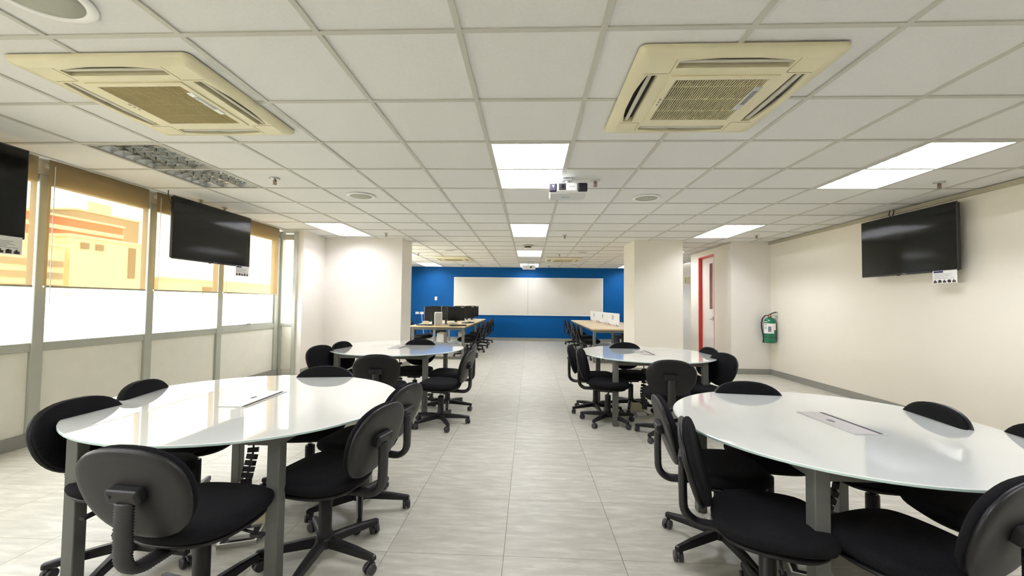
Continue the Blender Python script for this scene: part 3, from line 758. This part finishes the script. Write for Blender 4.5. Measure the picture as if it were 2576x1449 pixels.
# cable spines drooping under the tables and floor boxes
def spine(label, pts, n=16):
    t = thing('cable_spine', label, 'cable guide', pts[0], 0, 'segmented black cable guides under the tables')
    P0 = Vector(pts[0]); pts = [Vector(p) - P0 for p in pts]
    for k in range(n):
        u_ = (k + .5) / n * (len(pts) - 1); i = min(int(u_), len(pts) - 2); fr_ = u_ - i
        p = pts[i].lerp(pts[i + 1], fr_); d = (pts[i + 1] - pts[i]).normalized()
        mx = Matrix.Translation(p) @ d.to_track_quat('Z', 'Y').to_matrix().to_4x4()
        MB().box(-.026, .026, -.014, .014, -.013, .013, None, mx).build('link', M['plastic'], t)
    MB().tube(pts, .006, 6).build('cable', M['cord'], t)
def sag(a, b_, s_, n=8):
    return [(a[0] + (b_[0] - a[0]) * k / n + .012 * math.sin(k * 1.1), a[1] + (b_[1] - a[1]) * k / n, a[2] + (b_[2] - a[2]) * (k / n) ** .7 - s_ * math.sin(math.pi * k / n)) for k in range(n + 1)]
spine('black segmented cable guide hanging under the front left table', sag((-1.56, 2.35, .60), (-1.5, 2.2, .06), -.02))
spine('black segmented cable guide under the back left table', sag((-1.62, 5.2, .60), (-1.5, 5.0, .06), .03))
spine('black segmented cable guide under the back right table', sag((1.36, 5.05, .60), (1.34, 4.95, .06), .03))
spine('black segmented cable guide under the front right table', sag((1.52, 2.14, .60), (1.45, 2.2, .06), .03))
def floorbox(label, x, y, a):
    t = thing('floor_socket_box', label, 'floor box', (x, y, 0), R(a), 'open floor socket boxes')
    MB().box(-.09, .09, -.09, -.08, 0, .02).box(-.09, .09, .08, .09, 0, .02).box(-.09, -.08, -.08, .08, 0, .02).box(.08, .09, -.08, .08, 0, .02).build('box_rim', M['alu'], t)
    MB().box(-.08, .08, -.08, .08, 0, .006).build('box_floor', M['dark'], t)
    MB().box(-.085, .085, 0, .006, 0, .15, None, Matrix.Translation((0, .09, .01)) @ Matrix.Rotation(R(-55), 4, 'X')).build('lid', M['beige'], t)
    MB().box(-.05, .05, -.03, .03, .006, .028).build('socket', M['white'], t)
floorbox('open floor socket box under the front left table', -1.52, 2.22, 20)
floorbox('open floor socket box under the front right table', 1.36, 2.12, -20)
floorbox('floor socket box under the back right table', 1.30, 4.90, 10)

# ------------------------------------------------------------------ task chairs
def sup(n_, wx, wy, p=2.6, taper=0.0):
    out = []
    for k in range(n_):
        a = 2 * math.pi * k / n_; c_, s_ = math.cos(a), math.sin(a)
        x = wx * abs(c_) ** (2 / p) * (1 if c_ >= 0 else -1); y = wy * abs(s_) ** (2 / p) * (1 if s_ >= 0 else -1)
        x *= 1 + taper * y / wy
        out.append((x, y))
    return out
def cushion(name, wx, wy, th, mat_, parent, p=2.6, taper=0, mx=None, dish=0.0, edge=.35):
    """rounded pad: outline in XY, thickness in Z, with a soft rim"""
    o = sup(40, wx, wy, p, taper); rs = []
    prof = [(.0, -.5), (.55, -.5), (.86, -.46), (.96, -.30), (1.0, 0.0), (.985, .22), (.94, .38), (.85, .48), (.6, .5), (.3, .5 ), (.0, .5)]
    for s_, z in prof[1:-1]:
        rs.append([(x * s_, y * s_, z * th - (dish * (1 - s_ * s_) if z > .3 else 0)) for x, y in o])
    return MB().rings(rs, True, True, True, None, mx).build(name, mat_, parent)
LEAN = R(16)
def make_chair(base_ang=20):
    t = thing('task_chair', None, 'chair')      # faces local +Y, origin on the floor under the column
    # seat
    seatmx = Matrix.Translation((0, .01, .422)) @ Matrix.Rotation(R(2), 4, 'X')
    st = cushion('seat', .225, .215, .070, M['fabric'], t, 2.7, .03, seatmx, .008)
    for v in st.data.vertices:      # waterfall front
        if v.co.y > .12: v.co.z -= 1.6 * (v.co.y - .12) ** 2 * 1.5
    sp = cushion('seat_pan', .205, .195, .028, M['plastic'], t, 2.7, .03, Matrix.Translation((0, .005, .378)))
    MB().box(-.075, .075, -.10, .08, .335, .366).build('tilt_mechanism', M['plastic'], t)
    MB().tube([(.05, .02, .352), (.15, .02, .348), (.225, .02, .335)], .006, 6).box(.2, .25, .008, .032, .325, .338).build('height_lever', M['plastic'], t)
    # backrest: local pad in XY -> stand it up
    bc = Vector((0, -.262, .612))
    bmx = Matrix.Translation(bc) @ Matrix.Rotation(LEAN, 4, 'X') @ Matrix.Rotation(R(90), 4, 'X')
    # after the turn: pad Y -> world Z, pad Z -> world -Y
    bk = cushion('backrest', .212, .170, .042, M['fabric'], t, 2.35, .10, bmx @ Matrix.Translation((0, 0, -.006)) @ Matrix.Scale(-1, 4, (0, 0, 1)), .008)
    sh = cushion('back_shell', .217, .175, .030, M['plastic'], bk, 2.35, .10, bmx @ Matrix.Translation((0, 0, .014)))
    # bracket on the rear
    brm = Matrix.Translation(bc + Vector((0, -.044, .0))) @ Matrix.Rotation(LEAN, 4, 'X')
    br = bevbox('back_bracket', -.062, .062, -.018, .02, -.022, .030, .009, M['plastic'], t, 2, brm)
    bo = MB()
    for x in (-.045, .045): bo.cyl(brm @ Vector((x, -.021, .008)), brm @ Vector((x, -.012, .008)), .006, n=8)
    bo.build('bolt', M['dark'], br)
    # bellows arm : from under the seat, back and up
    pts = [(0, -.10, .352)]
    for k in range(0, 10):
        a = R(-90 - 85 * k / 9 * 1.0); pts.append((0, -.238 + .072 * math.cos(a), .422 + .072 * math.sin(a)))
    pts.append((0, bc.y - .050, .50)); pts.append((0, bc.y - .050, .595))
    # dense resample with ribs
    P_ = [Vector(p) for p in pts]; L_ = [0]
    for a, b_ in zip(P_[:-1], P_[1:]): L_.append(L_[-1] + (b_ - a).length)
    tot = L_[-1]; n = 84; q = []; rad = []
    for k in range(n + 1):
        s_ = tot * k / n; i = max(j for j in range(len(L_)) if L_[j] <= s_ + 1e-9); i = min(i, len(P_) - 2)
        q.append(P_[i].lerp(P_[i + 1], (s_ - L_[i]) / max(1e-6, L_[i + 1] - L_[i]))); rad.append(.0185 if k % 2 else .0155)
    MB().tube(q, rad, 10, None, 2.0).build('back_arm_bellows', M['rubber'], t)
    # gas column
    gc = MB().lathe([(.036, .085), (.036, .13), (.031, .14), (.031, .29), (.026, .295)], 16)
    gc.build('column_cover', M['plastic'], t)
    MB().lathe([(.015, .28), (.015, .345)], 12).build('gas_lift', M['chrome'], t)
    # star base
    MB().lathe([(.030, .060), (.046, .068), (.048, .105), (.036, .118)], 20).build('hub', M['plastic'], t)
    for k in range(5):
        a = R(base_ang + 72 * k); mx = Matrix.Rotation(a, 4, 'Z')
        lg = MB(); prof = [(.035, .020, .070, .112), (.10, .019, .068, .108), (.2, .017, .063, .098), (.265, .015, .060, .088), (.292, .014, .058, .084), (.300, .010, .060, .080)]
        rs = []
        for x, wdt, zb, zt in prof:
            rs.append([mx @ Vector(p) for p in ((x, -wdt, zb), (x, wdt, zb), (x, wdt, zt - .006), (x, wdt * .55, zt), (x, -wdt * .55, zt), (x, -wdt, zt - .006))])
        lo = lg.rings(rs, True, True, False).build('base_leg', M['plastic'], t)
        ca = random.uniform(0, 6.28); c0_ = mx @ Vector((.285, 0, 0))
        cm = MB(); d_ = Vector((math.cos(ca), math.sin(ca), 0)); n_ = Vector((-math.sin(ca), math.cos(ca), 0)); wc = c0_ + d_ * .014 + Vector((0, 0, .0262))
        for s_ in (-1, 1): cm.cyl(wc + n_ * (.005 * s_), wc + n_ * (.022 * s_), .026, .023, n=16)
        cm.cyl(wc - n_ * .006, wc + n_ * .006, .014, n=10)
        cm.cyl(c0_ + Vector((0, 0, .036)), c0_ + Vector((0, 0, .062)), .010, n=8)
        hood = []
        for ang2 in range(0, 7):
            aa = R(20 + ang2 * 25); hood.append(wc + d_ * (.029 * math.cos(aa)) + Vector((0, 0, .029 * math.sin(aa))))
        cm.tube(hood, .005, 6)
        cm.build('caster', M['caster'], lo)
    return t
protos = [make_chair(15), make_chair(48), make_chair(70)]
used = [False] * 3
def chair(x, y, head, label, group, kind=0, dz=0.0):
    """x, y: where the top of the backrest stands; head: the way the chair faces (degrees from +X)"""
    h_ = R(head); o = protos[kind] if not used[kind] else copy_tree(protos[kind]); used[kind] = True
    d = .298
    o.location = (x + d * math.cos(h_), y + d * math.sin(h_), 0); o.rotation_euler = (0, 0, h_ - math.pi / 2)
    tag(o, label, 'chair', group); return o
G1 = 'black task chairs around the round tables'
for a in ((-2.20, 1.98, 0, 'black task chair at the far left, left of the front left table', 0),
          (-2.31, 2.44, 12, 'black task chair behind the front left table, its top showing under the window rail', 1),
          (-1.52, 3.10, -80, 'black task chair at the far side of the front left table, near the back table', 2),
          (-1.325, 1.365, 85, 'large black task chair in the left foreground with its bellows arm towards the camera', 0),
          (-.70, 2.00, 168, 'black task chair at the aisle side of the front left table, nearest the camera', 1),
          (-.73, 2.50, 168, 'black task chair at the aisle side of the front left table, second from the camera', 2),
          (-2.30, 4.55, -14, 'black task chair at the left end of the back left table', 0),
          (-2.27, 5.02, -8, 'black task chair half hidden behind the one left of the back left table', 1),
          (-1.41, 3.85, 97, 'black task chair in front of the back left table, back to the camera', 2),
          (-1.43, 5.50, -87, 'black task chair on the far side of the back left table', 0),
          (-.66, 4.97, 178, 'black task chair at the aisle end of the back left table, the farther one', 1),
          (-.61, 4.32, 173, 'black task chair at the aisle end of the back left table, the nearer one', 2),
          (.50, 5.06, -12, 'black task chair at the aisle end of the back right table, the farther one', 0),
          (.57, 4.66, -16, 'black task chair at the aisle end of the back right table, the nearer one', 1),
          (1.24, 5.50, -88, 'black task chair on the far side of the back right table, before the pier', 2),
          (1.28, 3.83, 80, 'black task chair in front of the back right table, back to the camera', 0),
          (2.12, 5.03, -175, 'black task chair at the right end of the back right table, the farther one', 1),
          (2.03, 4.46, 192, 'black task chair at the right end of the back right table, turned three quarters', 2),
          (.71, 2.30, -7, 'black task chair at the aisle side of the front right table, the farther one', 0),
          (.68, 1.85, -22, 'black task chair at the aisle side of the front right table, the nearer one', 1),
          (1.42, 2.80, -97, 'black task chair on the far side of the front right table', 2),
          (2.10, 2.26, 172, 'black task chair right of the front right table, its top against the cream wall', 0),
          (2.21, 1.86, 172, 'black task chair at the right edge behind the front right table', 1),
          (1.455, 1.31, 112, 'black task chair cropped by the bottom right corner, back to the camera', 2)):
    chair(a[0], a[1], a[2], a[3], G1, a[4])

# ------------------------------------------------------------------ computer area
def desk(label, x0, x1, y0, y1, ztop=.735):
    t = thing('computer_desk', label, 'desk', ((x0 + x1) / 2, (y0 + y1) / 2, 0))
    a, b_ = (x1 - x0) / 2, (y1 - y0) / 2
    bevbox('desktop', -a, a, -b_, b_, ztop - .03, ztop, .004, M['wood'], t, 1)
    for y in (-b_ + .06, 0, b_ - .06):
        for x in (-a + .05, a - .05): bevbox('leg', x - .03, x + .03, y - .03, y + .03, 0, ztop - .03, .003, M['deskleg'], t, 1)
        bevbox('rail', -a + .08, a - .08, y - .02, y + .02, ztop - .09, ztop - .03, .003, M['deskleg'], t, 1)
    bevbox('foot_rail', -a + .08, a - .08, -b_ + .03, -b_ + .09, .0, .05, .003, M['deskleg'], t, 1)
    for x in (-a + .05, a - .05): bevbox('side_rail', x - .015, x + .015, -b_ + .09, b_ - .09, ztop - .08, ztop - .03, .003, M['deskleg'], t, 1)
    return t
desk('long maple desk crowded with black monitors, left of the far aisle', -2.66, -1.42, 9.3, 13.75)
desk('long maple desk with a white divider, right of the far aisle', 1.37, 2.75, 9.1, 13.75)
dt = .735
# divider on the right desk
t = thing('desk_divider', 'white divider panel standing on the right far desk', 'divider', (2.05, 11.75, dt), .045)
for k in range(3):
    y0 = -1.75 + k * 1.17
    bevbox('panel', -.012, .012, y0, y0 + 1.15, .03, .31, .004, M['white'], t, 1)
    for y in (y0 + .15, y0 + 1.0): MB().box(-.03, .03, y - .012, y + .012, 0, .06).build('clamp', M['alu'], t)
    MB().box(-.016, -.011, y0 + .5, y0 + .53, .15, .26).box(-.016, -.011, y0 + .58, y0 + .61, .15, .26).build('printed_mark', M['inkgrey'], t)
def monitor(x, y, a, label, w_=.42, h_=.33, lift=.10):
    t = thing('monitor', label, 'monitor', (x, y, dt), R(a), 'black monitors on the left far desk')
    bevbox('screen_case', -w_ / 2, w_ / 2, 0, .04, lift, lift + h_, .006, M['blackp'], t, 1)
    MB().box(-w_ / 2 + .015, w_ / 2 - .015, -.002, .001, lift + .02, lift + h_ - .015).build('screen', M['screen'], t)
    MB().box(-.03, .03, .03, .05, 0, lift + .12).build('stand', M['blackp'], t)
    MB().lathe([(.10, 0), (.10, .008), (.03, .014)], 16, cx=0, cy_=.03).build('foot', M['blackp'], t)
    MB().box(w_ / 2 - .10, w_ / 2 - .03, -.003, -.001, lift + h_ - .022, lift + h_ - .008).build('sticker', M['paper'], t)
for a in ((-1.70, 9.75, 25, 'nearest black monitor on the right of the left far desk, screen to the camera'), (-1.68, 11.4, 30, 'black monitor behind the nearest one, right side of the left far desk'),
          (-1.98, 10.1, 65, 'black monitor seen edge-on in the middle of the left far desk'), (-2.28, 9.9, 200, 'black monitor seen from behind at the left of the left far desk'),
          (-2.38, 10.9, 205, 'black monitor seen from behind, second on the left of the desk'), (-2.0, 12.0, 60, 'far black monitor edge-on in the middle of the left far desk'), (-1.75, 12.9, 30, 'farthest black monitor on the left far desk')):
    monitor(*a)
t = thing('desktop_computer', 'slim light grey computer tower on the near end of the left far desk', 'computer', (-2.06, 9.45, dt), R(10))
bevbox('case', -.085, .085, -.02, .3, 0, .30, .02, M['pcgrey'], t, 2); MB().box(-.06, .06, -.0235, -.019, .02, .28).build('front_panel', M['alu'], t); MB().box(-.085, .085, .0, .28, .30, .302).build('top_panel', M['white'], t)
for k, (x, y, a, lab) in enumerate(((-1.72, 9.47, 0, 'beige box before the nearest monitor on the left far desk'), (-1.66, 10.75, 0, 'beige box before the second monitor on the left far desk'), (-2.40, 9.7, 10, 'small beige box at the left of the left far desk'))):
    t = thing('speaker_box', lab, 'box', (x, y, dt), R(a), 'beige boxes on the left far desk')
    bevbox('case', -.10 + .03 * (k == 2), .10 - .03 * (k == 2), -.05, .05, 0, .085, .005, M['beige'], t, 1); MB().box(-.06, .06, -.052, -.049, .02, .06).build('face', M['pcgrey'], t)
for k, (x, y, a, lab) in enumerate(((-1.60, 9.40, 25, 'black keyboard at the near right corner of the left far desk'), (-1.56, 10.7, 60, 'black keyboard farther along the left far desk'), (-2.35, 9.42, -5, 'black keyboard at the near left corner of the left far desk'))):
    t = thing('keyboard', lab, 'keyboard', (x, y, dt), R(a), 'black keyboards on the left far desk')
    bevbox('key_tray', -.19, .19, -.07, .07, 0, .022, .005, M['blackp'], t, 1)
    ks = MB()
    for i in range(12):
        for j in range(4): ks.box(-.175 + i * .0295, -.150 + i * .0295, -.058 + j * .030, -.034 + j * .030, .022, .027)
    ks.build('keys', M['plastic'], t)['kind'] = 'stuff'
for k, (x, y, lab) in enumerate(((-2.2, 10.6, 'pale computer case under the left far desk'), (-1.75, 10.9, 'white computer case under the left far desk, farther right'))):
    t = thing('computer_case', lab, 'computer', (x, y, 0), R(8 * k)); bevbox('case', -.09, .09, -.2, .2, .10, .50, .008, M['pcgrey'], t, 1); MB().box(-.075, .075, -.203, -.198, .14, .47).build('front_panel', M['white'], t); MB().box(-.12, .12, -.18, .18, 0.0, .10).build('trolley', M['blackp'], t)
t = thing('computer_case', 'dark computer case under the right far desk', 'computer', (2.25, 10.6, 0)); bevbox('case', -.09, .09, -.2, .2, .10, .50, .008, M['blackp'], t, 1); MB().box(-.02, .02, -.203, -.198, .2, .42).build('front_panel', M['white'], t); MB().box(-.12, .12, -.18, .18, 0.0, .10).build('trolley', M['blackp'], t)
G2 = 'black task chairs along the far desks'
k = 0
for (x, y, hd, lab) in ((-1.14, 9.75, 186, 'far desk chair on the aisle side of the monitor desk, nearest of that row'), (-1.12, 10.7, 178, 'far desk chair on the aisle side of the monitor desk, second of that row'),
                        (-1.12, 11.6, 184, 'far desk chair on the aisle side of the monitor desk, third of that row'), (-1.14, 12.5, 180, 'far desk chair on the aisle side of the monitor desk, fourth of that row'), (-1.14, 13.3, 180, 'far desk chair on the aisle side of the monitor desk, last of that row'),
                        (-2.98, 9.75, -25, 'far chair at the left pier end of the monitor desk, nearest'), (-2.95, 10.45, 10, 'far chair on the window side of the monitor desk, second'), (-2.95, 12.2, 0, 'far chair on the window side of the monitor desk, tall behind the desktop'),
                        (1.12, 9.75, -6, 'far desk chair on the aisle side of the divider desk, nearest of that row'), (1.12, 10.9, 2, 'far desk chair on the aisle side of the divider desk, second of that row'), (1.12, 12.1, 0, 'far desk chair on the aisle side of the divider desk, third of that row'), (1.12, 13.2, -4, 'far desk chair on the aisle side of the divider desk, last of that row'),
                        (3.02, 10.3, 180, 'far chair on the wall side of the divider desk, nearest'), (3.02, 11.6, 180, 'far chair on the wall side of the divider desk, second')):
    chair(x, y, hd, lab, G2, k % 3); k += 1
t = thing('wall_speaker', 'small pale box on the corridor wall behind the right pier', 'speaker', (4.6, 12.25, 1.98))
bevbox('case', -.10, 0, -.05, .05, -.10, .10, .008, M['beige'], t, 1); MB().box(-.104, -.1, -.04, .04, -.08, .08).build('face', M['speaker'], t)
